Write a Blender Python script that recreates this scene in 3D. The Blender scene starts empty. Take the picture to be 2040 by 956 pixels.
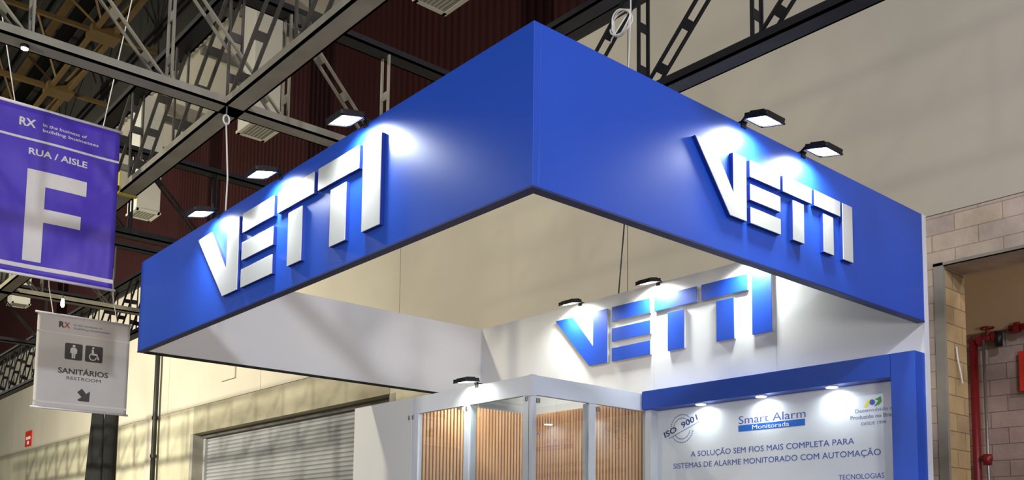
import bpy, math, random
from math import sin, cos, pi, radians, sqrt
from mathutils import Vector, Matrix
random.seed(7)
S = bpy.context.scene
COL = S.collection

# ------------------------------------------------------------------ camera
CAM = Vector((-3.488, -3.901, 1.6))
F_PX, CX, CY = 1867.94, 1019.23, 907.48
YAW, PITCH, ROLL = 0.860796, 0.094367, 0.011653
cam = bpy.data.cameras.new('camera')
cam.sensor_width = 36.0
cam.lens = 36.0 * F_PX / 2040
cam.shift_x = (1020 - CX) / 2040
cam.shift_y = (CY - 478) / 2040
cam.clip_end = 400
co = bpy.data.objects.new('camera', cam)
COL.objects.link(co)
fw = Vector((cos(PITCH) * cos(YAW), cos(PITCH) * sin(YAW), sin(PITCH)))
rt = Vector((sin(YAW), -cos(YAW), 0)); up = rt.cross(fw)
r2 = rt * cos(ROLL) + up * sin(ROLL); u2 = up * cos(ROLL) - rt * sin(ROLL)
M = Matrix((r2, u2, -fw)).transposed().to_4x4(); M.translation = CAM
co.matrix_world = M
S.camera = co

# ------------------------------------------------------------------ view, world, hall lamps and added fills
S.view_settings.view_transform = 'Standard'
S.view_settings.look = 'None'
S.view_settings.gamma = 1
S.view_settings.use_curve_mapping = False
S.view_settings.exposure = 0.0
W = bpy.data.worlds.new('world'); S.world = W
W.use_nodes = True
bg = W.node_tree.nodes['Background']
bg.inputs[0].default_value = (0.78, 0.86, 1.0, 1)
bg.inputs[1].default_value = 0.36

def hall_or_fill_lamp(loc, target, power, color, size, spread=180):
    l = bpy.data.lights.new('hall_or_fill_lamp', 'AREA'); l.shape = 'DISK'
    l.energy = power; l.color = color; l.size = size; l.spread = radians(spread)
    o = bpy.data.objects.new('hall_or_fill_lamp', l); COL.objects.link(o)
    o.location = loc
    o.rotation_euler = (Vector(target) - Vector(loc)).to_track_quat('-Z', 'Y').to_euler()
    return o
hall_or_fill_lamp((-9, 10, 11), (9, 20, 4), 1300, (1.0, 0.90, 0.70), 0.7, 120)
hall_or_fill_lamp((-12, 24, 9), (9, 36, 3), 4300, (1.0, 0.94, 0.76), 0.8, 110)
hall_or_fill_lamp((-6, -10, 10), (5, 0, 5), 1100, (0.82, 0.85, 1.0), 0.7)
hall_or_fill_lamp((3, -11, 9), (9, -1, 7), 260, (1.0, 0.84, 0.82), 0.7, 120)
hall_or_fill_lamp((-8, 3, 4.0), (9, 8, 6), 240, (1.0, 0.93, 0.78), 0.4)
hall_or_fill_lamp((-2, -9, 1.9), (3, 5, 4), 330, (1.0, 0.95, 0.92), 1.6)  # added fill, unseen: soft low light for the stand's inner panels
hall_or_fill_lamp((10.3, -2.5, 6.6), (11.2, 1.5, 4.5), 45, (1.0, 0.88, 0.78), 0.4)  # added fill, unseen: brightens the bay behind the right opening

# ------------------------------------------------------------------ materials
MATS = {}
def srgb(c):
    f = lambda v: v / 12.92 if v <= 0.04045 else ((v + 0.055) / 1.055) ** 2.4
    return tuple(f(x / 255) for x in c) + (1,)
def mat(name, col, rough=0.6, metal=0.0, noise=0.0, scale=4.0, col2=None, bump=0.0, bscale=30, spec=0.5, coat=0, stretch=(1, 1, 1)):
    m = bpy.data.materials.new(name); m.use_nodes = True
    nt = m.node_tree; b = nt.nodes['Principled BSDF']
    b.inputs['Roughness'].default_value = rough; b.inputs['Metallic'].default_value = metal
    b.inputs['Specular IOR Level'].default_value = spec; b.inputs['Coat Weight'].default_value = coat
    c = srgb(col); b.inputs['Base Color'].default_value = c
    tc = nt.nodes.new('ShaderNodeTexCoord'); mp = nt.nodes.new('ShaderNodeMapping')
    mp.inputs['Scale'].default_value = stretch
    nt.links.new(tc.outputs['Object'], mp.inputs['Vector'])
    nz = nt.nodes.new('ShaderNodeTexNoise'); nz.inputs['Scale'].default_value = scale
    nz.inputs['Detail'].default_value = 6; nt.links.new(mp.outputs[0], nz.inputs['Vector'])
    mx = nt.nodes.new('ShaderNodeMix'); mx.data_type = 'RGBA'
    c2 = srgb(col2) if col2 else tuple(x * (1 - noise) for x in c[:3]) + (1,)
    mx.inputs[6].default_value = c; mx.inputs[7].default_value = c2
    rp = nt.nodes.new('ShaderNodeMapRange'); rp.inputs[1].default_value = 0.35; rp.inputs[2].default_value = 0.7
    nt.links.new(nz.outputs[0], rp.inputs[0]); nt.links.new(rp.outputs[0], mx.inputs[0])
    if noise or col2: nt.links.new(mx.outputs[2], b.inputs['Base Color'])
    if bump:
        n2 = nt.nodes.new('ShaderNodeTexNoise'); n2.inputs['Scale'].default_value = bscale
        nt.links.new(mp.outputs[0], n2.inputs['Vector'])
        bp = nt.nodes.new('ShaderNodeBump'); bp.inputs['Strength'].default_value = bump
        bp.inputs['Distance'].default_value = 0.02
        nt.links.new(n2.outputs[0], bp.inputs['Height']); nt.links.new(bp.outputs[0], b.inputs['Normal'])
    MATS[name] = m
    return m
def emit(name, col, strength):
    m = bpy.data.materials.new(name); m.use_nodes = True
    b = m.node_tree.nodes['Principled BSDF']
    b.inputs['Base Color'].default_value = (0.9, 0.9, 0.9, 1)
    b.inputs['Emission Color'].default_value = col; b.inputs['Emission Strength'].default_value = strength
    MATS[name] = m
    return m
def glass(name):
    m = bpy.data.materials.new(name); m.use_nodes = True; nt = m.node_tree
    for n in list(nt.nodes): nt.nodes.remove(n)
    o = nt.nodes.new('ShaderNodeOutputMaterial'); t = nt.nodes.new('ShaderNodeBsdfTransparent')
    g = nt.nodes.new('ShaderNodeBsdfGlossy'); g.inputs['Roughness'].default_value = 0.0
    t.inputs[0].default_value = (0.93, 0.96, 0.95, 1)
    f = nt.nodes.new('ShaderNodeFresnel')
    ge = nt.nodes.new('ShaderNodeNewGeometry'); ma = nt.nodes.new('ShaderNodeMath'); ma.operation = 'MULTIPLY_ADD'
    ma.inputs[1].default_value = 1 / 1.85 - 1.85; ma.inputs[2].default_value = 1.85
    nt.links.new(ge.outputs['Backfacing'], ma.inputs[0]); nt.links.new(ma.outputs[0], f.inputs[0])
    x = nt.nodes.new('ShaderNodeMixShader')
    nt.links.new(f.outputs[0], x.inputs[0]); nt.links.new(t.outputs[0], x.inputs[1]); nt.links.new(g.outputs[0], x.inputs[2])
    nt.links.new(x.outputs[0], o.inputs[0]); MATS[name] = m
    return m
def blocks(name, c1, c2, cm, bw=0.62, rh=0.235):
    m = mat(name, c1, rough=0.85, bump=0.35, bscale=14)
    nt = m.node_tree; b = nt.nodes['Principled BSDF']
    tc = nt.nodes.new('ShaderNodeTexCoord'); sp = nt.nodes.new('ShaderNodeSeparateXYZ'); cb = nt.nodes.new('ShaderNodeCombineXYZ')
    ad = nt.nodes.new('ShaderNodeMath'); ad.operation = 'ADD'
    nt.links.new(tc.outputs['Object'], sp.inputs[0])
    nt.links.new(sp.outputs[0], ad.inputs[0]); nt.links.new(sp.outputs[1], ad.inputs[1])
    nt.links.new(ad.outputs[0], cb.inputs[0]); nt.links.new(sp.outputs[2], cb.inputs[1])
    br = nt.nodes.new('ShaderNodeTexBrick')
    br.inputs['Color1'].default_value = srgb(c1); br.inputs['Color2'].default_value = srgb(c2); br.inputs['Mortar'].default_value = srgb(cm)
    br.inputs['Scale'].default_value = 1.0; br.inputs['Mortar Size'].default_value = 0.007
    br.inputs['Brick Width'].default_value = bw; br.inputs['Row Height'].default_value = rh; br.inputs['Mortar Smooth'].default_value = 0.3
    nt.links.new(cb.outputs[0], br.inputs['Vector'])
    nz = nt.nodes.new('ShaderNodeTexNoise'); nz.inputs['Scale'].default_value = 2.2; nz.inputs['Detail'].default_value = 8
    nt.links.new(tc.outputs['Object'], nz.inputs['Vector'])
    rp = nt.nodes.new('ShaderNodeMapRange'); rp.inputs[1].default_value = 0.3; rp.inputs[2].default_value = 0.75
    rp.inputs[3].default_value = 0.72; rp.inputs[4].default_value = 1.12
    nt.links.new(nz.outputs[0], rp.inputs[0])
    mx = nt.nodes.new('ShaderNodeMix'); mx.data_type = 'RGBA'; mx.blend_type = 'MULTIPLY'; mx.inputs[0].default_value = 1
    nt.links.new(br.outputs[0], mx.inputs[6]); nt.links.new(rp.outputs[0], mx.inputs[7])
    nt.links.new(mx.outputs[2], b.inputs['Base Color'])
    return m

mat('blue_paint', (24, 74, 184), 0.42, noise=0.06, scale=1.5)
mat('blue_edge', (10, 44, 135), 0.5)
mat('blue_shaded', (22, 40, 100), 0.5)  # blue fascia's bottom edge, with its shade painted in as navy
mat('white_panel', (222, 222, 220), 0.45, noise=0.03, scale=1.2)
mat('white_frame', (205, 210, 220), 0.35, noise=0.03, scale=3)
mat('letter_white', (178, 180, 181), 0.35, noise=0.02, scale=8)
mat('poster_white', (214, 220, 230), 0.5, noise=0.03, scale=1)
mat('ink_blue', (60, 82, 165), 0.5)
mat('ink_navy', (45, 60, 110), 0.5)
mat('ink_bright', (0, 96, 200), 0.5)
mat('ink_grey', (120, 132, 165), 0.6)
mat('ink_white', (240, 240, 245), 0.5)
mat('green', (60, 150, 60), 0.5); mat('yellow', (225, 215, 60), 0.5)
mat('black_metal', (22, 22, 24), 0.45, metal=0.3)
mat('steel', (150, 150, 150), 0.35, metal=0.8)
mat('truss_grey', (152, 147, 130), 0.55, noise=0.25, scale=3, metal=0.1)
mat('truss_unlit', (74, 70, 62), 0.55, noise=0.25, scale=3)  # webs of the grey trusses, their unlit sides put into the colour
mat('truss_black', (20, 20, 24), 0.55, noise=0.2, scale=3)
mat('truss_yellow', (82, 62, 24), 0.6, noise=0.25, scale=2)
mat('roof_deck', (34, 32, 25), 0.85, noise=0.35, scale=0.4)
mat('soffit', (205, 202, 190), 0.8, noise=0.12, scale=0.7)
mat('purlin', (96, 94, 88), 0.7)
mat('ribbed_grey', (130, 126, 114), 0.7, noise=0.1, scale=1)
mat('plaster', (188, 182, 166), 0.85, noise=0.13, scale=0.35, bump=0.05, bscale=3)
mat('concrete', (196, 191, 166), 0.9, noise=0.25, scale=0.8, bump=0.1, bscale=5, stretch=(1, 1, 0.45))
mat('rough_concrete', (168, 163, 142), 0.95, col2=(138, 132, 112), scale=1.6, bump=0.3, bscale=9, stretch=(1, 0.35, 1))
mat('jamb_concrete', (150, 146, 136), 0.9, noise=0.3, scale=2)
mat('maroon_sheet', (42, 9, 9), 0.75, noise=0.25, scale=0.5, spec=0.2)
mat('shutter_metal', (158, 160, 162), 0.5, metal=0.2, noise=0.1, scale=1)
mat('dark_gap', (24, 22, 22), 0.8)
mat('floor_grey', (120, 112, 104), 0.7, noise=0.15, scale=1)
mat('duct_white', (190, 188, 178), 0.6, noise=0.06, scale=2)
mat('grille_grey', (120, 124, 112), 0.5)
mat('banner_purple', (84, 62, 190), 0.38, noise=0.10, scale=1.6, bump=0.9, bscale=2.2, stretch=(1.4, 1, 0.7))
mat('banner_grey', (212, 208, 202), 0.6, noise=0.05, scale=3, bump=0.3, bscale=2.5)
mat('sign_dark', (72, 70, 66), 0.6)
mat('banner_print', (226, 220, 214), 0.45)
mat('bar_white', (220, 215, 220), 0.4)
mat('cable_white', (225, 222, 215), 0.5)
mat('cable_black', (20, 20, 20), 0.6)
mat('red_paint', (122, 20, 26), 0.45, noise=0.15, scale=6)
mat('sign_red', (205, 50, 30), 0.5)
mat('cloth_black', (14, 15, 16), 0.9, noise=0.2, scale=3)
mat('logo_red', (190, 50, 40), 0.5)
mat('strap_yellow', (215, 205, 60), 0.6)
mat('beige_plaster', (196, 172, 138), 0.85, noise=0.06, scale=1)
mat('orange', (228, 120, 40), 0.5)
mat('wood_back', (70, 40, 20), 0.8)
mat('wood', (230, 180, 130), 0.5, col2=(208, 152, 98), scale=3, stretch=(6, 6, 0.5))
blocks('block_wall', (196, 180, 160), (178, 164, 156), (150, 132, 116))
blocks('block_jamb', (188, 164, 120), (170, 148, 112), (120, 98, 78), 0.5, 0.245)
blocks('block_inner', (172, 150, 138), (158, 138, 128), (112, 92, 88), 0.5, 0.245)
emit('lens_white', (1, 0.97, 0.86, 1), 30)
emit('lens_down', (1, 0.98, 0.94, 1), 14)
glass('clear_glass')

# ------------------------------------------------------------------ mesh helpers
class MB:
    def __init__(s): s.v = []; s.f = []
    def add(s, vs, fs):
        n = len(s.v); s.v += [tuple(v) for v in vs]; s.f += [tuple(i + n for i in f) for f in fs]; return s
    def box(s, x0, x1, y0, y1, z0, z1):
        return s.add([(x0, y0, z0), (x1, y0, z0), (x1, y1, z0), (x0, y1, z0), (x0, y0, z1), (x1, y0, z1), (x1, y1, z1), (x0, y1, z1)],
                     [(0, 3, 2, 1), (4, 5, 6, 7), (0, 1, 5, 4), (1, 2, 6, 5), (2, 3, 7, 6), (3, 0, 4, 7)])
    def bar(s, p, q, w, h, side=None):
        p = Vector(p); q = Vector(q); d = (q - p).normalized()
        a = Vector(side) if side else (Vector((0, 0, 1)) if abs(d.z) < 0.95 else Vector((1, 0, 0)))
        a = (a - d * a.dot(d)).normalized(); b = d.cross(a)
        vs = []
        for c in (p, q):
            for i, j in ((-1, -1), (1, -1), (1, 1), (-1, 1)): vs.append(c + a * (i * w / 2) + b * (j * h / 2))
        return s.add(vs, [(0, 1, 2, 3), (7, 6, 5, 4), (0, 4, 5, 1), (1, 5, 6, 2), (2, 6, 7, 3), (3, 7, 4, 0)])
    def tube(s, pts, r, n=8, closed=False):
        pts = [Vector(p) for p in pts]; m = len(pts); vs = []; prev = None
        for i, p in enumerate(pts):
            if closed: d = pts[(i + 1) % m] - pts[i - 1]
            else: d = pts[min(i + 1, m - 1)] - pts[max(i - 1, 0)]
            d.normalize()
            a = prev if prev else (Vector((0, 0, 1)) if abs(d.z) < 0.9 else Vector((1, 0, 0)))
            a = (a - d * a.dot(d)).normalized(); prev = a; b = d.cross(a)
            rr = r[i] if isinstance(r, (list, tuple)) else r
            for k in range(n):
                t = 2 * pi * k / n; vs.append(p + a * (cos(t) * rr) + b * (sin(t) * rr))
        fs = []
        for i in range(m if closed else m - 1):
            j = (i + 1) % m
            for k in range(n): fs.append((i * n + k, j * n + k, j * n + (k + 1) % n, i * n + (k + 1) % n))
        if not closed: fs += [tuple(range(n))[::-1], tuple((m - 1) * n + k for k in range(n))]
        return s.add(vs, fs)
    def prism(s, poly, fn, d0, d1):
        """poly: 2D outline; fn(u, v, d) -> 3D"""
        n = len(poly)
        vs = [fn(u, v, d0) for u, v in poly] + [fn(u, v, d1) for u, v in poly]
        fs = [tuple(range(n))[::-1], tuple(range(n, 2 * n))] + [(i, (i + 1) % n, n + (i + 1) % n, n + i) for i in range(n)]
        return s.add(vs, fs)
    def build(s, name, m, parent=None, bevel=0, smooth=False):
        me = bpy.data.meshes.new(name); me.from_pydata(s.v, [], s.f); me.update()
        import bmesh
        bm = bmesh.new(); bm.from_mesh(me); bmesh.ops.recalc_face_normals(bm, faces=bm.faces); bm.to_mesh(me); bm.free()
        me.materials.append(MATS[m] if isinstance(m, str) else m)
        if smooth:
            for p in me.polygons: p.use_smooth = True
        o = bpy.data.objects.new(name, me); COL.objects.link(o)
        if parent: o.parent = parent; o.matrix_parent_inverse = parent.matrix_basis.inverted()
        if bevel:
            b = o.modifiers.new('bevel', 'BEVEL'); b.width = bevel; b.segments = 2; b.limit_method = 'ANGLE'
        return o
def tag(o, label=None, cat=None, group=None, kind=None):
    if label: o['label'] = label
    if cat: o['category'] = cat
    if group: o['group'] = group
    if kind: o['kind'] = kind
    return o
def thing(name, loc, label, cat, group=None, kind=None):
    o = bpy.data.objects.new(name, None); o.empty_display_size = 0.1; COL.objects.link(o); o.location = loc
    bpy.context.view_layer.update()
    return tag(o, label, cat, group, kind)
def copy_tree(o, loc, label, parent=None):
    c = o.copy(); COL.objects.link(c)
    if parent: c.parent = parent
    else: c.location = loc
    for k in ('label',):
        if label: c[k] = label
    for ch in list(o.children): copy_tree(ch, None, None, c)
    return c
def text_mesh(name, s, m, parent, place, x0, x1, base, cap, bold=0.0, depth=0.0015, shear=0.0):
    """text scaled to run from x0 to x1 with capitals of height cap above base; place(u, v, d) -> 3D"""
    cu = bpy.data.curves.new('t', 'FONT'); cu.body = s; cu.offset = bold; cu.resolution_u = 3
    cu.extrude = 0.5
    ob = bpy.data.objects.new('t', cu); COL.objects.link(ob)
    dg = bpy.context.evaluated_depsgraph_get(); dg.update()
    me = bpy.data.meshes.new_from_object(ob.evaluated_get(dg))
    bpy.data.objects.remove(ob); bpy.data.curves.remove(cu)
    xs = [v.co.x for v in me.vertices]; a, b = min(xs), max(xs)
    k = (x1 - x0) / (b - a)
    for v in me.vertices:
        vy = v.co.y / 0.729 * cap
        v.co = place(x0 + (v.co.x - a) * k + shear * vy, base + vy, (v.co.z + 0.5) * depth)
    me.name = name; me.materials.clear(); me.materials.append(MATS[m])
    o = bpy.data.objects.new(name, me); COL.objects.link(o)
    if parent: o.parent = parent; o.matrix_parent_inverse = parent.matrix_basis.inverted()
    return o
# surface frames: u = reading direction seen from the front, d = distance out of the surface
def on_x(x0): return lambda u, v, d: (x0 - d, -u, v)       # faces -X ; u = -y
def on_y(y0): return lambda u, v, d: (u, y0 - d, v)        # faces -Y ; u = x
def rect(u0, u1, v0, v1): return [(u0, v0), (u1, v0), (u1, v1), (u0, v1)]

# ------------------------------------------------------------------ hall structure
WX, WT = 9.0, 0.65
JZ, AZ, BZ = 6.15, 11.66, 15.86
def structure(o): o['kind'] = 'structure'; return o
structure(MB().box(-26, 14, -22, 72, -0.1, 0).build('floor', 'floor_grey'))
m = MB()
ys = [-22] + [-14.88 + 7.44 * i for i in range(0, 12)] + [72]
for a, b in zip(ys, ys[1:]):
    if b - a > 0.1: m.box(WX, WX + WT, a + 0.012, b - 0.012, JZ + 0.012, AZ)
m.box(WX + 0.03, WX + WT, -22, 72, JZ, AZ)
structure(m.build('wall_back', 'plaster'))
m = MB(); OY0, OY1, OZ = -3.6, 1.73, 5.43
m.box(WX, WX + WT, OY1, 13.2, 0, JZ).box(WX, WX + WT, OY0, OY1, OZ, JZ).box(WX, WX + WT, -22, OY0, 0, JZ)
structure(m.build('wall_back_lower', 'block_wall'))
SY0, SY1, SZ = 15.2, 27.3, 5.22
m = MB().box(WX, WX + WT, 13.2, SY0, 0, JZ).box(WX, WX + WT, SY1, 72, 0, JZ)
structure(m.build('wall_back_concrete', 'concrete'))
structure(MB().box(WX - 0.02, WX + WT, SY0, SY1, SZ, JZ - 0.02).build('trim_1', 'rough_concrete'))
structure(MB().box(WX - 0.01, WX + WT + 0.01, SY1 - 0.01, SY1 + 0.25, 0, SZ + 0.001).box(WX - 0.01, WX + WT + 0.01, SY0 - 0.25, SY0 + 0.01, 0, SZ + 0.001).build('trim_2', 'jamb_concrete'))
structure(MB().box(WX + 0.01, WX + WT + 0.01, OY1 - 0.012, OY1, 0, OZ).build('trim_3', 'block_jamb'))
structure(MB().box(WX - 0.012, WX + 0.05, OY1 - 0.02, OY1 + 0.11, 0, OZ + 0.05).box(WX - 0.012, WX + 0.05, OY0, OY1 + 0.11, OZ, OZ + 0.04).build('trim_4', 'jamb_concrete'))
# inner bay behind the right opening
structure(MB().box(11.2, 11.4, -6, 4, 0, 4.9).build('wall_inner', 'block_inner'))
structure(MB().box(11.1, 11.4, -6, 4, 4.9, 7.5).box(9.65, 11.4, -6, 4, 7.4, 7.5).box(9.65, 11.2, 2.6, 2.75, 0, 7.5).box(9.65, 11.2, -6, -5.9, 0, 7.5).build('wall_inner_upper', 'beige_plaster'))
# maroon corrugated cladding with real folds
m = MB(); pitch = 0.26; n = int(94 / pitch); vs = []; fs = []
prof = [(0, 0), (0.09, 0), (0.12, 0.06), (0.21, 0.06)]
pts = [(-22 + i * pitch + a, WX - b + 0.02) for i in range(n) for a, b in prof]
for y, x in pts: vs += [(x, y, AZ), (x, y, BZ)]
for i in range(len(pts) - 1): fs.append((2 * i, 2 * i + 2, 2 * i + 3, 2 * i + 1))
m.add(vs, fs); m.box(WX + 0.03, WX + 0.2, -22, 72, AZ, BZ)
structure(m.build('wall_back_cladding', 'maroon_sheet'))
structure(MB().box(WX - 0.10, WX + 0.05, -22, 72, AZ - 0.1, AZ + 0.08).build('trim_5', 'truss_black'))
# low white soffit with purlins, ribbed face, dark high roof
m = MB().box(6.45, WX + 0.3, -22, 72, BZ, BZ + 0.15)
structure(m.build('ceiling', 'soffit'))
m = MB()
y = -20.0
while y < 70: m.box(6.5, WX, y, y + 0.18, BZ - 0.22, BZ); y += 2.6
structure(m.build('ceiling_beams', 'purlin'))
vs = []; fs = []; pts = [(-22 + i * 0.3 + a, 6.45 - b) for i in range(313) for a, b in ((0, 0), (0.12, 0), (0.15, 0.05), (0.27, 0.05))]
for y, x in pts: vs += [(x, y, BZ - 0.05), (x, y, 16.7)]
for i in range(len(pts) - 1): fs.append((2 * i, 2 * i + 2, 2 * i + 3, 2 * i + 1))
structure(MB().add(vs, fs).build('wall_upper_ribbed', 'ribbed_grey'))
structure(MB().box(6.45, 6.6, -22, 130, 16.7, 20.5).box(-26, 12, 72, 72.2, 0, 20.5).build('wall_upper_dark', 'roof_deck'))
vs = []; fs = []; pts = [(-26 + i * 0.5 + a, 20.4 - b) for i in range(66) for a, b in ((0, 0), (0.2, 0), (0.25, 0.12), (0.45, 0.12))]
for x, z in pts: vs += [(x, -22, z), (x, 130, z)]
for i in range(len(pts) - 1): fs.append((2 * i, 2 * i + 2, 2 * i + 3, 2 * i + 1))
structure(MB().add(vs, fs).box(-26, 7, -22, 130, 20.5, 20.6).build('ceiling_high', 'roof_deck'))

# ------------------------------------------------------------------ roller shutter (left) set back in its opening
sh = thing('roller_shutter', (WX + 0.5, (SY0 + SY1) / 2, 0), 'wide grey roller shutter closing the loading door behind the stand', 'roller shutter')
vs = []; fs = []; z = 0.0; prof = []
while z < SZ: prof += [(WX + 0.5, z), (WX + 0.455, z + 0.03), (WX + 0.455, z + 0.095)]; z += 0.125
for x, z in prof: vs += [(x, SY0 + 0.02, z), (x, SY1 - 0.02, z)]
for i in range(len(prof) - 1): fs.append((2 * i, 2 * i + 1, 2 * i + 3, 2 * i + 2))
MB().add(vs, fs).build('slat_curtain', 'shutter_metal', sh)
MB().box(WX + 0.36, WX + 0.6, SY1 - 0.17, SY1 - 0.015, 0, SZ - 0.01).build('guide_rail', 'shutter_metal', sh)
MB().box(WX + 0.36, WX + 0.6, SY0 + 0.015, SY0 + 0.17, 0, SZ - 0.01).build('guide_rail', 'steel', sh)
MB().box(WX + 0.30, WX + 0.6, SY0 + 0.02, SY1 - 0.02, SZ - 0.12, SZ - 0.004).build('roller_hood', 'purlin', sh)

# drain pipe on the back wall, pilaster beside it
structure(MB().box(WX - 0.12, WX, 30.75, 31.6, 0, AZ).build('trim_6', 'plaster'))
t = thing('drain_pipe', (WX - 0.1, 30.5, 0), 'black drain pipe running down the cream wall left of the shutter', 'pipe')
MB().tube([(WX - 0.18, 30.5, 0), (WX - 0.18, 30.5, AZ - 0.12)], 0.09, 10).build('pipe_run', 'cable_black', t, smooth=True)
for z in (4.6, 6.0): MB().tube([(WX - 0.18, 30.5, z), (WX - 0.18, 30.5, z + 0.12)], 0.12, 10).build('pipe_collar', 'black_metal', t)
t = MB()
rings = 9; vs = []; fs = []
for i in range(rings):
    k = i / (rings - 1); z = 7.3 * (1 - k); w = 0.7 + 2.2 * k
    for j in range(17):
        a = j / 16; vs.append((8.9 - 0.25 - 0.12 * sin(a * pi * 9) * (0.4 + k) - 0.3 * sin(a * pi), 35.95 + 0.2 * k + (a - 0.2) * w, z))
for i in range(rings - 1):
    for j in range(16): fs.append((i * 17 + j, i * 17 + j + 1, (i + 1) * 17 + j + 1, (i + 1) * 17 + j))
o = t.add(vs, fs).build('black_drape', 'cloth_black', smooth=True)
so = o.modifiers.new('s', 'SOLIDIFY'); so.thickness = 0.03
tag(o, 'black cloth drape hanging in folds below the restroom sign', 'drape')
t = MB()
o = t.tube([(8.75, 35.2, 0), (8.75, 35.2, 7.2)], 0.24, 10).build('dark_post', 'cloth_black', smooth=True)
tag(o, 'dark upright post right beside the black drape', 'post')
t = thing('fire_sign', (WX - 0.03, 49, 6.3), 'small red and white safety sign on the far left cream wall', 'sign')
MB().box(WX - 0.04, WX, 48.3, 49.5, 6.35, 7.15).build('sign_plate', 'sign_red', t)
MB().box(WX - 0.05, WX - 0.035, 48.5, 49.3, 6.7, 6.85).box(WX - 0.05, WX - 0.035, 48.75, 49.05, 6.45, 6.62).build('print', 'ink_white', t)
o = MB().box(WX - 0.06, WX - 0.001, 24.05, 25.1, 6.75, 7.35).build('junction_box', 'plaster', bevel=0.01)
tag(o, 'flat cream junction box on the wall joint above the shutter', 'junction box')

# ------------------------------------------------------------------ red pipework inside the right opening
t = thing('fire_riser', (11.0, 2.25, 0), 'thick red fire pipe with valve inside the block opening', 'pipe')
MB().tube([(11.0, 2.19, 0), (11.0, 2.19, 4.78)], 0.06, 14).build('riser', 'red_paint', t, smooth=True)
MB().tube([(11.0, 2.19, 4.74), (11.0, 1.80, 4.80)], 0.05, 12).build('branch_pipe', 'red_paint', t, smooth=True)
MB().tube([(11.0, 2.12, 4.75), (11.0, 2.05, 4.76)], 0.085, 14).tube([(11.0, 1.90, 4.78), (11.0, 1.83, 4.79)], 0.085, 14).build('flange', 'red_paint', t, smooth=False)
MB().tube([(11.0, 1.97, 4.78), (10.98, 1.97, 4.93)], 0.03, 10).tube([(10.98 + 0.09 * cos(a / 12 * 2 * pi), 1.97 + 0.09 * sin(a / 12 * 2 * pi), 4.93) for a in range(12)], 0.014, 6, closed=True).build('valve_wheel', 'red_paint', t)
MB().tube([(10.95, 1.80, 4.62), (10.95, 1.80, 4.84)], 0.055, 12).build('hose_coupling', 'black_metal', t, smooth=True)
t = thing('steel_conduit', (10.95, 2.0, 0), 'thin grey steel pipe beside the thick red riser', 'pipe')
MB().tube([(10.95, 2.02, 4.75), (10.95, 2.0, 0)], 0.022, 10).build('conduit', 'steel', t, smooth=True)
MB().tube([(10.95, 2.02, 2.86), (10.95, 2.02, 3.02)], 0.06, 12).tube([(10.95, 1.96, 2.96), (10.95, 2.10, 2.96)], 0.045, 12).build('pipe_joint', 'red_paint', t, smooth=True)
t = thing('ceiling_valve', (11, 1.45, 4.85), 'red pipe valve at the right edge above the red box', 'valve')
MB().tube([(11.0, 1.66, 4.87), (11.0, 1.1, 4.87)], 0.05, 12).build('branch_pipe', 'red_paint', t, smooth=True)
MB().tube([(11.0, 1.58, 4.87), (11.0, 1.52, 4.87)], 0.085, 14).build('flange', 'red_paint', t)
t = thing('hydrant_cabinet', (11.1, 1.3, 3.9), 'red box sign fixed to the inner block wall', 'cabinet')
MB().box(11.08, 11.2, 0.95, 1.585, 3.93, 4.53).build('cabinet_body', 'sign_red', t, bevel=0.01)
MB().box(11.07, 11.085, 1.0, 1.47, 4.05, 4.42).build('label_plate', 'red_paint', t)
o = MB().tube([(9.3, 1.70, 4.35), (9.3, 1.69, 4.2), (9.33, 1.66, 3.95), (9.36, 1.66, 3.85)], 0.012, 6).build('wall_cable', 'cable_white')
tag(o, 'short white cable stuck to the block door jamb', 'cable')

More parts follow.
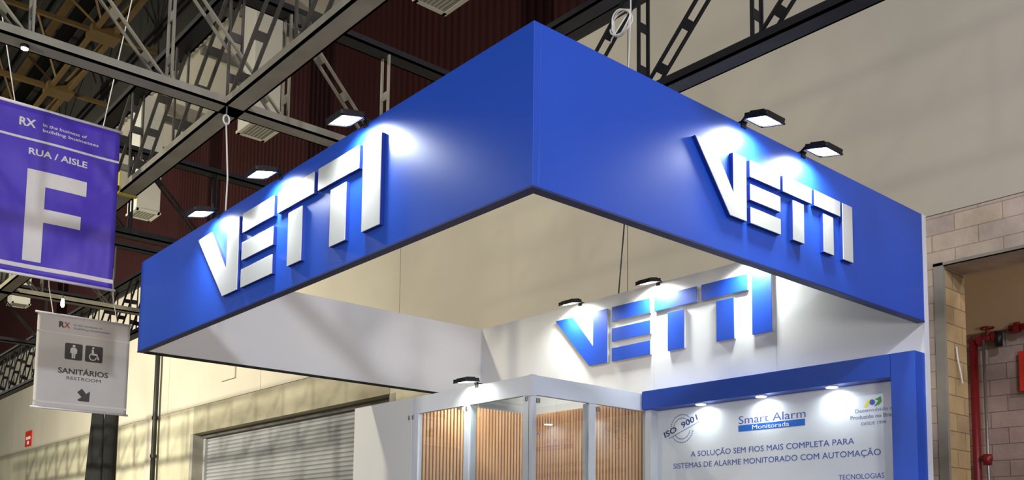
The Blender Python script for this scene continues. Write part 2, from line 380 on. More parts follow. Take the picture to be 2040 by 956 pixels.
# ------------------------------------------------------------------ roof trusses
CB, CT = 5.72, 5.81       # bottom chord
TB, TT = 6.90, 6.98       # top chord
CWD = 0.20
def truss(axis, c, a0, a1, nodes, material, label, web=None, name='roof_truss', group='steel ladder trusses under the hall roof', diag='down'):
    """axis 'x': chord runs along X at y = c .. c + CWD ; axis 'y': along Y at x = c .. c + CWD"""
    P = (lambda a, s, z: (a, c + s, z)) if axis == 'x' else (lambda a, s, z: (c + s, a, z))
    side = (0, 1, 0) if axis == 'x' else (1, 0, 0)
    t = thing(name, P((a0 + a1) / 2, CWD / 2, CB), label, 'truss', group)
    def chord(z0, z1, nm, material=material):
        m = MB()
        # inverted channel: web plate plus two lips
        lo = P(a0, 0, z0); hi = P(a1, CWD, z0 + 0.02)
        m.box(min(lo[0], hi[0]), max(lo[0], hi[0]), min(lo[1], hi[1]), max(lo[1], hi[1]), z0, z0 + 0.02)
        for s in (0, CWD - 0.02):
            lo = P(a0, s, z0); hi = P(a1, s + 0.02, z1)
            m.box(min(lo[0], hi[0]), max(lo[0], hi[0]), min(lo[1], hi[1]), max(lo[1], hi[1]), z0, z1)
        m.build(nm, material, t)
    chord(CB, CT, 'bottom_chord'); chord(TB, TT, 'top_chord', 'truss_black')
    def ladder(p, q, nm):
        (a, za), (b, zb) = p, q
        m = MB()
        for s in (0.035, CWD - 0.035): m.bar(P(a, s, za), P(b, s, zb), 0.018, 0.034)
        L = sqrt((b - a) ** 2 + (zb - za) ** 2); k = 0.22
        while k < L - 0.1:
            f0 = (k - 0.045) / L; f1 = (k + 0.045) / L
            m.bar(P(a + (b - a) * f0, CWD / 2, za + (zb - za) * f0), P(a + (b - a) * f1, CWD / 2, za + (zb - za) * f1), CWD - 0.05, 0.012, side)
            k += 0.42
        m.build(nm, web or material, t)
    for i, nd in enumerate(nodes):
        ladder((nd, CT), (nd, TB), 'web_post')
        if i + 1 < len(nodes):
            nx = nodes[i + 1]
            if diag == 'down': ladder((nx - 0.07, CT), (nd + 0.07, TB), 'web_diagonal')
            else: ladder((nd + 0.07, CT), (nx - 0.07, TB), 'web_diagonal')
    return t
def rng(a, st, n): return [a + st * i for i in range(n)]
truss('y', 0.0, -8, 40, rng(4.44 - 1.37 * 6, 1.37, 26), 'truss_grey', 'grey roof truss running over the left blue fascia to the far end', web='truss_unlit', diag='down')
truss('y', 2.8, -12, 46, rng(0.45 - 1.25 * 6, 1.25, 40), 'truss_black', 'black roof truss crossing behind the fascia corner toward the upper right')
truss('x', 4.38, -9, 2.8, rng(0.66 - 1.17 * 6, 1.17, 8), 'truss_grey', 'nearest grey cross truss above the purple aisle banner', diag='down')
truss('x', 8.9, -9, 2.8, rng(0.66 - 1.17 * 6, 1.17, 8), 'truss_black', 'second cross truss, holding the restroom sign', diag='down')
truss('x', 13.3, -9, 2.8, rng(0.66 - 1.17 * 6, 1.17, 8), 'truss_grey', 'third cross truss seen between the two hanging banners', web='truss_unlit', diag='down')
truss('x', 17.7, -9, 2.8, rng(0.66 - 1.17 * 6, 1.17, 8), 'truss_black', 'farthest cross truss at the left edge behind the restroom sign', diag='down')

# yellow space frame under the dark high roof
def yellow(xc, label):
    t = thing('roof_girder', (xc, 20, 17), label, 'girder', 'yellow girders under the high roof')
    for dx in (0, 0.55): MB().bar((xc + dx, -10, 17), (xc + dx, 66, 17), 0.12, 0.12).build('bottom_chord', 'truss_yellow', t)
    MB().bar((xc + 0.3, -10, 19.9), (xc + 0.3, 66, 19.9), 0.2, 0.2).build('top_chord', 'truss_yellow', t)
    for k in range(13):
        y = 1.1 + 4.8 * k
        m = MB().box(xc - 0.15, xc + 0.7, y - 0.35, y + 0.35, 16.85, 17.1)
        for sx in (-2.0, 2.0):
            for sy in (-2.4, 2.4): m.bar((xc + 0.3, y, 17.05), (xc + 0.3 + sx, y + sy, 20.2), 0.07, 0.07)
        m.build('node_braces', 'truss_yellow', t)
        MB().bar((xc - 5.5, y, 17), (xc, y, 17), 0.12, 0.12).bar((xc, y, 17), (xc + 1.9, y, 17), 0.12, 0.12).bar((xc - 5.5, y + 0.9, 17.5), (xc, y + 0.9, 17.5), 0.07, 0.07).build('cross_beam', 'truss_yellow', t)
    return t
yellow(4.5, 'yellow steel girder under the dark roof, upper left of the picture')
yellow(-1.6, 'yellow steel girder under the dark roof nearer the left edge')

# ------------------------------------------------------------------ air ducts with grilles
def duct(x0, y0, label):
    w, l, zb = 0.74, 0.86, 12.0
    t = thing('air_duct', (x0, y0, zb), label, 'air duct', 'white air ducts dropping from the ceiling')
    MB().box(x0, x0 + w, y0, y0 + l, zb + 0.03, BZ - 0.0).build('duct_shaft', 'duct_white', t, bevel=0.01)
    m = MB().box(x0 - 0.03, x0 + 0.07, y0 - 0.03, y0 + l + 0.03, zb, zb + 0.06).box(x0 + w - 0.07, x0 + w + 0.03, y0 - 0.03, y0 + l + 0.03, zb, zb + 0.06)
    m.box(x0, x0 + w, y0 - 0.03, y0 + 0.07, zb, zb + 0.06).box(x0, x0 + w, y0 + l - 0.07, y0 + l + 0.03, zb, zb + 0.06)
    m.build('grille_frame', 'duct_white', t)
    m = MB()
    for k in range(7): m.bar((x0 + 0.1 + k * 0.09, y0 + 0.05, zb + 0.03), (x0 + 0.1 + k * 0.09, y0 + l - 0.05, zb + 0.03), 0.012, 0.05, (1, 0, -0.6))
    m.build('grille', 'grille_grey', t)
    return t
for y0, lab in ((9.55, 'white air duct with a diamond grille at the top edge above the fascia'),
                (17.45, 'white air duct with grille beside the truss crossing'),
                (25.7, 'white air duct box below the truss, right of the purple banner'),
                (41.4, 'white air duct far left between the two banners')):
    duct(6.2, y0, lab)

# ------------------------------------------------------------------ hanging banners
def waved(y0, x0, x1, amp):
    def fn(u, v, d):
        k = (u - x0) / (x1 - x0)
        return (u, y0 - d + amp * sin(k * 7 + v * 1.3) * sin(pi * min(max(k, 0), 1)), v)
    return fn
def sheet(fn, x0, x1, z0, z1, n=24, mz=30, th=0.004):
    vs = []; fs = []
    for s in (0, -th):
        for j in range(mz + 1):
            for i in range(n + 1): vs.append(fn(x0 + (x1 - x0) * i / n, z0 + (z1 - z0) * j / mz, s))
    N = (n + 1) * (mz + 1)
    for j in range(mz):
        for i in range(n):
            a = j * (n + 1) + i; fs.append((a, a + 1, a + n + 2, a + n + 1)); fs.append((N + a, N + a + n + 1, N + a + n + 2, N + a + 1))
    for i in range(n): fs.append((i, N + i, N + i + 1, i + 1)); a = mz * (n + 1) + i; fs.append((a, a + 1, N + a + 1, N + a))
    for j in range(mz): a = j * (n + 1); b = a + n + 1; fs.append((a, b, N + b, N + a)); fs.append((a + n, N + a + n, N + b + n, b + n))
    return MB().add(vs, fs)
def strip(fn, x0, x1, z0, z1, n=24, d=0.003):
    """thin printed strip following the cloth"""
    vs = []; fs = []
    for i in range(n + 1):
        u = x0 + (x1 - x0) * i / n; vs += [fn(u, z0, d), fn(u, z1, d), fn(u, z0, d - 0.003), fn(u, z1, d - 0.003)]
    for i in range(n):
        a = 4 * i; fs += [(a, a + 4, a + 5, a + 1), (a + 2, a + 3, a + 7, a + 6), (a, a + 2, a + 6, a + 4), (a + 1, a + 5, a + 7, a + 3)]
    return MB().add(vs, fs)
off = lambda fn, e: (lambda u, v, d: fn(u, v, d + e))
bx0, bx1, bz0, bz1 = -1.44, -0.14, 4.43, 6.28
fn = waved(7.0, bx0, bx1, 0.012)
t = thing('aisle_banner', (-0.8, 7.0, bz0), 'purple hanging aisle banner with a large white letter F', 'banner')
sheet(fn, bx0, bx1, bz0, bz1).build('cloth', 'banner_purple', t, smooth=True)
MB().tube([(bx0 - 0.03, 7.0, bz1 + 0.01), (bx1 + 0.02, 7.0, bz1 + 0.01)], 0.017, 10).build('top_rod', 'bar_white', t, smooth=True)
MB().tube([(bx0 - 0.03, 7.0, bz0 - 0.005), (bx1 + 0.03, 7.0, bz0 - 0.005)], 0.017, 10).build('bottom_rod', 'bar_white', t, smooth=True)
strip(fn, bx0, bx1, 5.915, 5.94).build('printed_line', 'banner_print', t)
strip(fn, bx0, bx1, 4.50, 4.545).build('printed_line', 'banner_print', t)
g = off(fn, 0.0015)
F = sheet(off(fn, 0.005), -1.085, -0.90, 4.585, 5.60, 6, 24, 0.003)
for a in ((-0.90, -0.52, 5.035, 5.185), (-0.90, -0.475, 5.43, 5.60)):
    q = sheet(off(fn, 0.005), *a, 8, 8, 0.003); F.add(q.v, q.f)
F.build('printed_letter', 'banner_print', t)
text_mesh('lettering', 'RUA / AISLE', 'banner_print', t, g, -1.085, -0.48, 5.765, 0.072, bold=0.025)
text_mesh('lettering', 'In the business of', 'banner_print', t, g, -0.96, -0.50, 6.105, 0.036, bold=0.012)
text_mesh('lettering', 'building businesses', 'banner_print', t, g, -0.96, -0.37, 6.045, 0.036, bold=0.012)
text_mesh('logo', 'RX', 'banner_print', t, g, -1.195, -1.03, 6.065, 0.09, bold=0.03)
MB().tube([(-1.245, 7.0, bz1), (-1.50, 7.0, 7.6), (-1.9, 7.0, 9.8), (-3.4, 7.0, 17.6)], 0.006, 6).build('hanging_wire', 'cable_white', t)
MB().tube([(-0.335, 7.0, bz1), (-0.09, 7.0, 7.92), (0.25, 7.0, 10.1), (1.3, 7.0, 17.6)], 0.006, 6).build('hanging_wire', 'cable_white', t)

bx0, bx1, bz0, bz1 = -0.43, 0.725, 3.27, 4.485
fn = waved(8.96, bx0, bx1, 0.008); g = off(fn, 0.0015)
t = thing('restroom_sign', (0.15, 8.96, bz0), 'grey hanging restroom sign with two pictograms and an arrow', 'sign')
sheet(fn, bx0, bx1, bz0, bz1).build('cloth', 'banner_grey', t, smooth=True)
MB().tube([(bx0 - 0.03, 8.96, bz1 + 0.005), (bx1 + 0.02, 8.96, bz1 + 0.005)], 0.014, 10).build('top_rod', 'bar_white', t, smooth=True)
MB().tube([(bx0 - 0.03, 8.96, bz0 - 0.005), (bx1 + 0.02, 8.96, bz0 - 0.005)], 0.014, 10).build('bottom_rod', 'bar_white', t, smooth=True)
strip(fn, bx0, bx1, 4.245, 4.26).build('printed_line', 'banner_print', t)
strip(fn, bx0, bx1, 3.33, 3.355).build('printed_line', 'banner_print', t)
def rrect(u0, u1, v0, v1, r, n=4):
    p = []
    for cx, cy, a in ((u1 - r, v0 + r, -90), (u1 - r, v1 - r, 0), (u0 + r, v1 - r, 90), (u0 + r, v0 + r, 180)):
        for i in range(n + 1): q = radians(a + 90 * i / n); p.append((cx + r * cos(q), cy + r * sin(q)))
    return p
def disc(cu, cv, r, n=16): return [(cu + r * cos(2 * pi * i / n), cv + r * sin(2 * pi * i / n)) for i in range(n)]
for u0 in (-0.085, 0.165):
    pg = MB().prism(rrect(u0, u0 + 0.215, 3.925, 4.14, 0.02), g, 0, 0.003).build('pictogram', 'sign_dark', t)
    h = off(fn, 0.006); c = u0 + 0.1075
    if u0 < 0:
        q = MB().prism(disc(c, 4.105, 0.018), h, 0, 0.002)
        q.prism([(c - 0.012, 3.945), (c - 0.002, 3.945), (c - 0.002, 4.0), (c + 0.002, 4.0), (c + 0.002, 3.945), (c + 0.012 + 0.008, 3.945), (c + 0.024, 4.01), (c + 0.042, 4.01), (c + 0.042, 4.06), (c + 0.028, 4.083), (c - 0.028, 4.083), (c - 0.042, 4.06), (c - 0.042, 4.01), (c - 0.024, 4.01), (c - 0.02, 3.945)], h, 0, 0.002)
    else:
        q = MB().prism(disc(c - 0.012, 4.112, 0.014), h, 0, 0.002)
        q.prism([(c - 0.03, 4.09), (c - 0.006, 4.09), (c, 4.04), (c + 0.04, 4.04), (c + 0.07, 3.965), (c + 0.052, 3.958), (c + 0.03, 4.015), (c - 0.026, 4.015)], h, 0, 0.002)
        ring = [(c - 0.012 + 0.05 * cos(radians(a)), 3.995 + 0.05 * sin(radians(a))) for a in range(110, 361, 15)] + [(c - 0.012 + 0.036 * cos(radians(a)), 3.995 + 0.036 * sin(radians(a))) for a in range(360, 109, -15)]
        q.prism(ring, h, 0, 0.002)
    q.build('figure_print', 'banner_print', pg)
text_mesh('lettering', 'SANITÁRIOS', 'sign_dark', t, g, -0.155, 0.465, 3.738, 0.072, bold=0.02)
text_mesh('lettering', 'RESTROOM', 'sign_dark', t, g, -0.045, 0.375, 3.662, 0.045)
text_mesh('lettering', 'In the business of', 'ink_grey', t, g, 0.01, 0.36, 4.375, 0.028)
text_mesh('lettering', 'building businesses', 'ink_grey', t, g, 0.01, 0.46, 4.33, 0.028)
text_mesh('logo', 'R', 'sign_dark', t, g, -0.173, -0.105, 4.335, 0.075, bold=0.04)
text_mesh('logo', 'X', 'logo_red', t, g, -0.11, -0.04, 4.335, 0.075, bold=0.02)
ar = [(0.255, 3.40), (0.255, 3.52), (0.215, 3.485), (0.155, 3.565), (0.10, 3.525), (0.165, 3.445), (0.085, 3.41)]
ar = [(0.245, 3.395), (0.25, 3.535), (0.205, 3.495), (0.15, 3.56), (0.095, 3.51), (0.15, 3.45), (0.1, 3.41), (0.12, 3.395)]
MB().prism(ar, g, 0, 0.003).build('arrow_print', 'sign_dark', t)
for x in (-0.25, 0.55): MB().tube([(x, 8.96, bz1), (x - 0.07, 8.96, 4.84), (x - 0.12, 8.97, CB)], 0.006, 6).build('hanging_wire', 'cable_white', t)

# ------------------------------------------------------------------ the stand: overhead fascia
L, R, T = 6.484, 4.859, 0.07
Z0, Z1 = 3.662, 4.662
fa = thing('overhead_fascia', (0, 0, Z0), 'big square blue overhead fascia of the stand, white on the inside', 'fascia')
t1, t2 = 0.05, 0.07
MB().box(0, t1, 0, L, Z0, Z1).build('left_panel', 'blue_paint', fa, bevel=0.003)
MB().box(t1, R, 0, t1, Z0, Z1).build('right_panel', 'blue_paint', fa, bevel=0.003)
MB().box(t1, t2, t1, L - T, Z0 + 0.005, Z1 - 0.004).build('inner_lining', 'white_panel', fa)
MB().box(t2, R - T, t1, t2, Z0 + 0.005, Z1 - 0.004).build('inner_lining', 'white_panel', fa)
MB().box(t1, R - T, L - T, L, Z0 + 0.004, Z1).build('rear_panel', 'white_panel', fa)
MB().box(-0.003, t2, -0.003, L, Z0 - 0.012, Z0).box(t2, R - T, -0.003, t2, Z0 - 0.012, Z0).build('bottom_trim', 'blue_shaded', fa)  # bottom edge of the blue panels, shade painted into its colour
MB().box(t2, R - T, L - T, L + 0.004, Z0 - 0.014, Z0 + 0.004).build('bottom_trim', 'dark_gap', fa)
bw = thing('stand_back_wall', (R, 3.2, 0), 'tall white back wall of the stand behind the blue frame', 'partition wall')
for a, b in ((0.0, 1.55), (1.55, 3.2), (3.2, 4.85), (4.85, 6.484)):
    MB().box(R - T, R, a + (0.0015 if a else 0.008), b - 0.0015, 0, Z1).build('wall_panel', 'white_panel', bw)
MB().box(R - T - 0.002, R + 0.003, -0.004, 0.008, 0, Z1).build('edge_post', 'white_frame', bw)
MB().box(R - T - 0.012, R - T, L - T - 0.012, L - T, 0, Z1).build('corner_profile', 'white_frame', bw)

# ------------------------------------------------------------------ letters
def logo(root_loc, place, s0, k, vlist, face, side, th, label):
    """vlist: rows (z lo/hi) ; k: horizontal scale ; place(u, v, d)"""
    t = thing('logo_sign', root_loc, label, 'sign', 'raised letter signs on the stand')
    lo, hi, m1, m2, b1, b2, n1 = vlist    # bottom, top, middle bar lo/hi, lower bar top, upper bar bottom, notch
    X = lambda a: s0 + a * k
    V = [(X(0), hi), (X(0.32), hi), (X(0.675), n1), (X(0.675), hi), (X(0.92), hi), (X(0.92), lo), (X(0.61), lo)]
    E = [rect(X(0.995), X(1.60), b2, hi), rect(X(0.995), X(1.60), m1, m2), rect(X(0.995), X(1.60), lo, b1)]
    T1 = [rect(X(1.665), X(2.28), b2, hi), rect(X(1.865), X(2.10), lo, b2 - (hi - lo) * 0.075)]
    T2 = [rect(X(2.345), X(2.95), b2, hi), rect(X(2.545), X(2.775), lo, b2 - (hi - lo) * 0.075)]
    I = [rect(X(3.005), X(3.245), lo, hi)]
    for polys in ([V], E, T1, T2, I):
        m = MB(); f = MB()
        for p in polys:
            m.prism(p, place, 0.0, th)
            f.prism(p, place, th, th + 0.006)
        b = m.build('letter', side, t)
        f.build('letter_face', face, b, bevel=0.0015)
    return t
z = lambda a: Z0 + a
left_rows = (z(.165), z(.838), z(.412), z(.573), z(.330), z(.662), z(.405))
logo((0, 3.2, Z0 + .16), on_x(0), -4.815, 1.0, left_rows, 'letter_white', 'blue_edge', 0.03, 'white raised five-letter sign on the left blue fascia')
logo((R - T, 3.2, Z0 + .16), on_x(R - T), -4.84, 1.005, left_rows, 'blue_paint', 'letter_white', 0.03, 'blue raised five-letter sign on the white inner back wall')
right_rows = (z(.261), z(.730), z(.434), z(.552), z(.380), z(.606), z(.434))
logo((2.5, 0, Z0 + .26), on_y(0), 1.452, 0.630, right_rows, 'letter_white', 'blue_edge', 0.03, 'white raised five-letter sign on the right blue fascia')

# ------------------------------------------------------------------ floodlights on arms
def flood(base, out, label, power, group, tilt=12, reach=0.20, drop=0.03, lit='lens_white', color=(0.92, 1.0, 0.98)):
    """base: point on the panel's top edge; out: unit vector away from the panel"""
    out = Vector(out); b = Vector(base); al = Vector((-out.y, out.x, 0)); upv = Vector((0, 0, 1))
    t = thing('arm_floodlight', base, label, 'floodlight', group)
    # clamp sits over the panel edge
    MB().bar(b - out * 0.04 + upv * 0.015, b + out * 0.04 + upv * 0.015, 0.05, 0.012, (al.x, al.y, 0)).bar(b + out * 0.026 + upv * 0.015, b + out * 0.026 - upv * 0.03, 0.05, 0.012, (al.x, al.y, 0)).build('clamp', 'black_metal', t)
    c = b + out * reach + upv * (0.0 - drop)
    MB().tube([b + upv * 0.02, b + out * 0.05 + upv * 0.055, c + upv * 0.045], 0.010, 8).build('arm', 'black_metal', t, smooth=True)
    a = radians(tilt)                    # lens normal: down, leaning back to the panel
    nrm = (-upv * cos(a) - out * sin(a)).normalized(); v = nrm.cross(al).normalized()
    def P(i, j, d): return c + al * i + v * j + nrm * d
    m = MB(); w, h = 0.115, 0.1
    f = lambda u, vv, d: tuple(P(u, vv, d))
    m.prism(rrect(-w, w, -h, h, 0.015), f, -0.03, 0.0)
    m.prism([(-w, -h), (w, -h), (w, -h + 0.014), (-w, -h + 0.014)], f, 0, 0.01).prism([(-w, h - 0.014), (w, h - 0.014), (w, h), (-w, h)], f, 0, 0.01)
    m.prism([(-w, -h), (-w + 0.014, -h), (-w + 0.014, h), (-w, h)], f, 0, 0.01).prism([(w - 0.014, -h), (w, -h), (w, h), (w - 0.014, h)], f, 0, 0.01)
    m.build('housing', 'black_metal', t)
    m = MB()
    for i in range(7): m.prism(rect(-0.10 + i * 0.03, -0.092 + i * 0.03, -0.06, 0.06), f, -0.045, -0.03)
    m.build('cooling_fins', 'black_metal', t)
    MB().prism(rect(-w + 0.02, w - 0.02, -h + 0.02, h - 0.02), f, 0.001, 0.003).build('lens', lit, t)
    l = bpy.data.lights.new('flood_beam', 'AREA'); l.shape = 'RECTANGLE'; l.size = 0.2; l.size_y = 0.12
    l.energy = power; l.color = color; l.spread = radians(150)
    o = bpy.data.objects.new('flood_beam', l); COL.objects.link(o)
    o.location = P(0, 0, 0.012); o.rotation_euler = nrm.to_track_quat('-Z', 'Y').to_euler()
    bpy.context.view_layer.update()
    o.parent = t; o.matrix_parent_inverse = t.matrix_basis.inverted()
    return t
FP = 17
for y, w in ((4.43, 'above the letter V'), (3.17, 'above the first letter T'), (1.83, 'above the letter I')):
    flood((0.02, y, Z1), (-1, 0, 0), 'small black floodlight on the left blue fascia, ' + w, FP, 'floodlights on the left fascia')
for x, w in ((2.05, 'nearer the corner'), (2.83, 'farther from the corner')):
    flood((x, 0.02, Z1), (0, -1, 0), 'black floodlight on the right blue fascia, ' + w, FP * 0.9, 'floodlights on the right fascia')
for y, w in ((4.42, 'above the blue V'), (3.13, 'above the blue E'), (1.80, 'above the blue I')):
    flood((R - T + 0.02, y, Z1), (-1, 0, 0), 'glaring floodlight on the inner white wall, ' + w, FP * 1.25, 'floodlights on the inner back wall')

# ------------------------------------------------------------------ blue portal frame with poster
HX, HZ0, HZ1 = 4.60, 3.155, 3.368
pf = thing('portal_frame', (HX, 1.6, 0), 'blue portal frame around the white information poster', 'frame')
MB().box(HX, R - T, 0.242, 3.22, HZ0, HZ1).build('header_beam', 'blue_paint', pf, bevel=0.003)
MB().box(HX, R - T, 0.009, 0.239, 0, HZ1).build('side_post', 'blue_paint', pf, bevel=0.003)
MB().box(4.655, R - T, 3.135, 3.22, 0, HZ0 - 0.001).build('side_post', 'white_frame', pf, bevel=0.003)['label'] = 'white left post of the frame'
def downlight(y, x, label):
    t = thing('recessed_downlight', (x, y, HZ0), label, 'downlight', 'round downlights under the blue header')
    MB().tube([(x, y, HZ0 + 0.0), (x, y, HZ0 - 0.012)], 0.062, 24).build('trim_ring', 'white_frame', t, smooth=False)
    MB().tube([(x, y, HZ0 - 0.012), (x, y, HZ0 - 0.017)], 0.05, 24).build('lamp_disc', 'lens_down', t)
    l = bpy.data.lights.new('down_beam', 'AREA'); l.shape = 'DISK'; l.size = 0.09; l.energy = 2.6; l.color = (0.9, 1.0, 1.0); l.spread = radians(160)
    o = bpy.data.objects.new('down_beam', l); COL.objects.link(o); o.location = (x, y, HZ0 - 0.02)
    bpy.context.view_layer.update(); o.parent = t; o.matrix_parent_inverse = t.matrix_basis.inverted()
downlight(2.44, 4.675, 'round downlight under the blue header, beside the ISO seal')
downlight(1.67, 4.675, 'round downlight under the blue header, above the blue title bar')
downlight(0.87, 4.675, 'round downlight under the blue header, nearest the green emblem')
PX = R - T - 0.012
po = thing('information_poster', (PX, 1.7, 1.5), 'white poster with blue printed text inside the blue frame', 'poster')
MB().box(PX, R - T, 0.24, 3.134, 0.6, HZ0 - 0.002).build('poster_board', 'poster_white', po)
g = on_x(PX)
text_mesh('lettering', 'Smart Alarm', 'ink_blue', po, g, -2.02, -1.222, 2.898, 0.088, bold=-0.004)
MB().prism(rect(-2.025, -1.23, 2.818, 2.884), g, 0, 0.002).build('title_bar', 'ink_bright', po)
text_mesh('lettering', 'Monitorada', 'ink_white', po, on_x(PX - 0.0025), -1.85, -1.41, 2.828, 0.048)
text_mesh('lettering', 'A SOLUÇÃO SEM FIOS MAIS COMPLETA PARA', 'ink_blue', po, g, -2.66, -0.707, 2.592, 0.062)
text_mesh('lettering', 'SISTEMAS DE ALARME MONITORADO COM AUTOMAÇÃO', 'ink_blue', po, g, -2.908, -0.443, 2.470, 0.062)
text_mesh('lettering', 'TECNOLOGIAS', 'ink_blue', po, g, -0.877, -0.414, 2.254, 0.052)
text_mesh('lettering', 'Desenvolvido e', 'ink_grey', po, g, -0.69, -0.32, 2.885, 0.036)
text_mesh('lettering', 'Produzido no Brasil', 'ink_grey', po, g, -0.74, -0.29, 2.824, 0.038, bold=0.01)
text_mesh('lettering', 'DESDE 1998', 'ink_grey', po, g, -0.63, -0.385, 2.762, 0.030)
# green and yellow swoosh emblem
e = MB().prism([(-0.60, 2.935), (-0.585, 2.965), (-0.555, 2.995), (-0.52, 3.005), (-0.535, 2.98), (-0.56, 2.955), (-0.57, 2.93)], g, 0, 0.002).build('emblem', 'yellow', po)
MB().prism([(-0.49, 2.995), (-0.43, 3.02), (-0.42, 2.97), (-0.445, 2.945), (-0.50, 2.93), (-0.47, 2.96), (-0.455, 2.985)], g, 0, 0.002).build('emblem_arrow', 'green', e)
MB().prism(disc(-0.515, 2.972, 0.027), g, 0, 0.003).build('emblem_disc', 'ink_blue', e)
# ISO seal
def rot(fn, cu, cv, a):
    return lambda u, v, d: fn(cu + u * cos(a) - v * sin(a), cv + u * sin(a) + v * cos(a), d)
sx, sz = -2.785, 2.918
q = MB()
for rr in (0.165, 0.125):
    for a0, a1 in ((38, 188), (215, 345)):
        k = a0
        while k < a1:
            aa = [radians(k), radians(k + 6)]
            q.prism([(sx + rr * cos(aa[0]), sz + rr * sin(aa[0])), (sx + rr * cos(aa[1]), sz + rr * sin(aa[1])), (sx + (rr - 0.014) * cos(aa[1]), sz + (rr - 0.014) * sin(aa[1])), (sx + (rr - 0.014) * cos(aa[0]), sz + (rr - 0.014) * sin(aa[0]))], g, 0, 0.001)
            k += 9
seal = q.build('certificate_seal', 'ink_grey', po)
rg = rot(g, sx, sz, radians(20))
text_mesh('lettering', 'ISO  9001', 'ink_navy', seal, rg, -0.26, 0.24, 0.0, 0.068, bold=0.02)
MB().prism(rect(-0.21, 0.25, -0.035, -0.025), rg, 0, 0.001).build('printed_line', 'ink_grey', seal)

# ------------------------------------------------------------------ glazed showcase room
GX, GY, GZ0, GZ1 = 2.93, 3.25, 3.15, 3.358
sc_ = thing('glazed_showcase', (GX, GY, 0), 'white framed glass showcase room lined with wooden slats', 'showcase')
MB().box(GX, GX + 0.05, GY, 5.42, GZ0, GZ1).build('header_panel', 'white_frame', sc_, bevel=0.003)
MB().box(GX + 0.05, R - T, GY, GY + 0.05, GZ0, GZ1).build('header_panel', 'white_frame', sc_, bevel=0.003)
MB().box(GX, GX + 0.05, 5.42, 6.75, 0, GZ1).build('solid_panel', 'white_panel', sc_, bevel=0.003)
MB().box(GX + 0.05, GX + 1.86, 6.70, 6.75, 0, GZ1).build('solid_panel', 'white_panel', sc_)
MB().box(GX - 0.004, GX + 0.058, GY - 0.004, GY + 0.058, GZ0 - 0.01, GZ1 + 0.004).build('corner_cap', 'white_frame', sc_)
def post(x, y, w=0.1, d=0.1):
    p = MB().box(x, x + w, y, y + d, 0, GZ0).build('post', 'white_frame', sc_, bevel=0.004)
    return p
post(GX + 0.002, GY + 0.065, 0.055, 0.085); post(GX + 0.004, GY + 0.001, 0.055, 0.052); post(GX, 4.30); post(GX, 5.29, 0.06, 0.13)
post(3.77, GY + 0.001, 0.1, 0.1); post(4.70, GY + 0.001, 0.085, 0.05)
for (a, b) in ((GY + 0.15, 4.30), (4.40, 5.29)):
    MB().box(GX + 0.02, GX + 0.028, a, b, 0.05, GZ0).build('glass_pane', 'clear_glass', sc_)
for (a, b) in ((GX + 0.06, 3.77), (3.87, 4.70)):
    MB().box(a, b, GY + 0.02, GY + 0.028, 0.05, GZ0).build('glass_pane', 'clear_glass', sc_)
for x, y in ((GX - 0.012, GY + 0.07), (GX - 0.012, 4.33), (GX - 0.012, 5.38), (GX - 0.012, 5.46)):
    MB().box(x, x + 0.02, y, y + 0.03, 3.09, 3.14).build('glass_clamp', 'steel', sc_, bevel=0.004)
for x in (3.0, 3.89): MB().box(x, x + 0.035, GY - 0.012, GY + 0.02, 3.07, 3.12).build('glass_clamp', 'steel', sc_, bevel=0.004)
# slatted timber lining
m = MB(); k = 3.32
while k < 5.36: m.box(R - T - 0.035, R - T - 0.012, k, k + 0.03, 0, 3.31); k += 0.052
b = MB().box(R - T - 0.012, R - T - 0.001, 3.30, 5.39, 0, 3.31).build('slat_backing', 'wood_back', sc_)
m.build('wood_slats', 'wood', b)
m = MB(); k = GX + 0.08
while k < R - T - 0.05: m.box(k, k + 0.03, 5.36, 5.383, 0, 3.33); k += 0.052
b = MB().box(GX + 0.05, R - T - 0.012, 5.383, 5.41, 0, 3.33).build('slat_backing', 'wood_back', sc_)
m.build('wood_slats', 'wood', b)
o = MB().tube([(3.02, 3.46, 2.76), (3.06, 3.27, 2.76)], 0.012, 8).build('showcase_shelf_rail', 'white_frame')
tag(o, 'short white rail crossing behind the showcase corner post', 'rail')
flood((GX + 0.02, 4.17, GZ1), (-1, 0, 0), 'small floodlight on the white showcase header', 6, 'floodlight on the showcase', tilt=6, reach=0.17, drop=-0.02)

t = thing('showcase_ceiling_lamp', (3.6, 5.3, 3.28), 'small glowing lamp inside the glass showcase near its top', 'lamp')
MB().box(3.58, 3.62, 5.26, 5.36, 3.27, 3.30).build('bracket', 'white_frame', t)
MB().tube([(3.6, 5.26, 3.285), (3.6, 5.2, 3.27)], [0.03, 0.045], 14).build('lamp_head', 'lens_white', t, smooth=True)
l = bpy.data.lights.new('showcase_beam', 'POINT'); l.energy = 13; l.color = (1.0, 0.93, 0.80); l.shadow_soft_size = 0.05
o = bpy.data.objects.new('showcase_beam', l); COL.objects.link(o); o.location = (3.6, 5.0, 3.2)
bpy.context.view_layer.update(); o.parent = t; o.matrix_parent_inverse = t.matrix_basis.inverted()

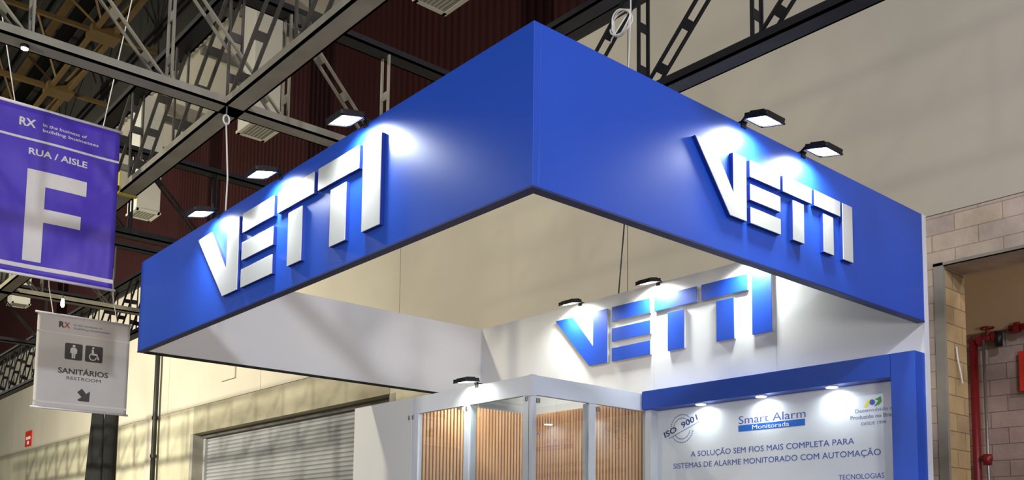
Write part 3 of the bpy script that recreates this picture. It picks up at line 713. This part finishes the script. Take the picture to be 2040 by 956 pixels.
# ------------------------------------------------------------------ cables, hooks, coil, strap
t = thing('suspension_wire', (0.02, 4.33, Z1), 'thin white wire holding the left fascia from the truss crossing', 'wire')
MB().tube([(0.02, 4.33, Z1), (0.03, 4.34, 5.0), (0.02, 4.40, CB - 0.16)], 0.008, 8).build('wire_run', 'cable_white', t, smooth=True)
MB().tube([(0.02 + 0.03 * cos(a * pi / 6), 4.40, CB - 0.13 + 0.045 * sin(a * pi / 6)) for a in range(12)], 0.009, 6, closed=True).build('shackle', 'cable_white', t, smooth=True)
MB().tube([(0.02, 4.40, CB - 0.10), (0.02, 4.40, CB)], 0.008, 6).build('hook', 'steel', t)
o = MB().tube([(R - T + 0.03, 3.79, Z1), (3.9, 2.85, 5.13), (2.9, 1.72, CB)], 0.009, 6).build('black_suspension_cable', 'cable_black')
tag(o, 'black cable rising from the inner back wall to the roof', 'cable')
pts = []
for a in range(60):
    th = a / 60 * 2 * pi * 3; r = 0.12 + 0.012 * sin(a * 0.9)
    pts.append((2.77 - 0.01 * (a % 20) / 20 + 0.02 * sin(a * 0.4), 1.86 + r * cos(th), 6.53 + r * sin(th)))
t = thing('coiled_cable', (2.78, 1.86, 6.4), 'coil of white cable tied to the black truss above the right fascia', 'cable')
MB().tube(pts, 0.008, 6).build('coil', 'cable_white', t, smooth=True)
MB().tube([(2.78, 1.75, 7.3), (2.78, 1.75, 6.6), (2.78, 1.77, 6.2), (2.78, 1.80, 5.75), (2.80, 1.9, 5.2), (2.84, 0.9, 4.75)][:4], 0.007, 6).build('hanging_tail', 'cable_white', t, smooth=True)
MB().tube([(2.78, 1.75, 6.62), (2.77, 1.98, 6.42), (2.77, 2.0, 6.38)], 0.007, 6).build('hanging_tail', 'cable_white', t, smooth=True)
t = thing('truss_spotlight', (-1.72, 4.48, CB), 'tiny bright spotlight under the nearest truss at the upper left', 'spotlight')
MB().tube([(-1.72, 4.48, CB), (-1.72, 4.48, CB - 0.03)], 0.035, 12).build('housing', 'black_metal', t)
MB().tube([(-1.72, 4.48, CB - 0.03), (-1.72, 4.48, CB - 0.036)], 0.028, 12).build('lens', 'lens_white', t)
t = thing('ratchet_strap', (-0.01, 7.42, 5.7), 'yellow strap looped round the truss beside the purple banner', 'strap')
MB().box(-0.012, 0.0, 7.36, 7.44, CB - 0.01, CT + 0.16).box(-0.012, 0.21, 7.36, 7.44, CB - 0.014, CB - 0.002).build('webbing', 'strap_yellow', t)
MB().box(-0.03, -0.012, 7.35, 7.45, CB + 0.02, CB + 0.07).build('buckle', 'black_metal', t)
t = thing('far_pendant_lamp', (-0.13, 9.0, 4.62), 'small glowing bulb just above the restroom sign', 'lamp')
MB().tube([(-0.13, 9.02, CB), (-0.13, 9.02, 4.72)], 0.006, 6).build('stem', 'black_metal', t)
MB().tube([(-0.13, 9.02, 4.72), (-0.13, 9.02, 4.70), (-0.13, 9.02, 4.63), (-0.13, 9.02, 4.61)], [0.012, 0.02, 0.024, 0.012], 10).build('bulb', 'lens_white', t, smooth=True)
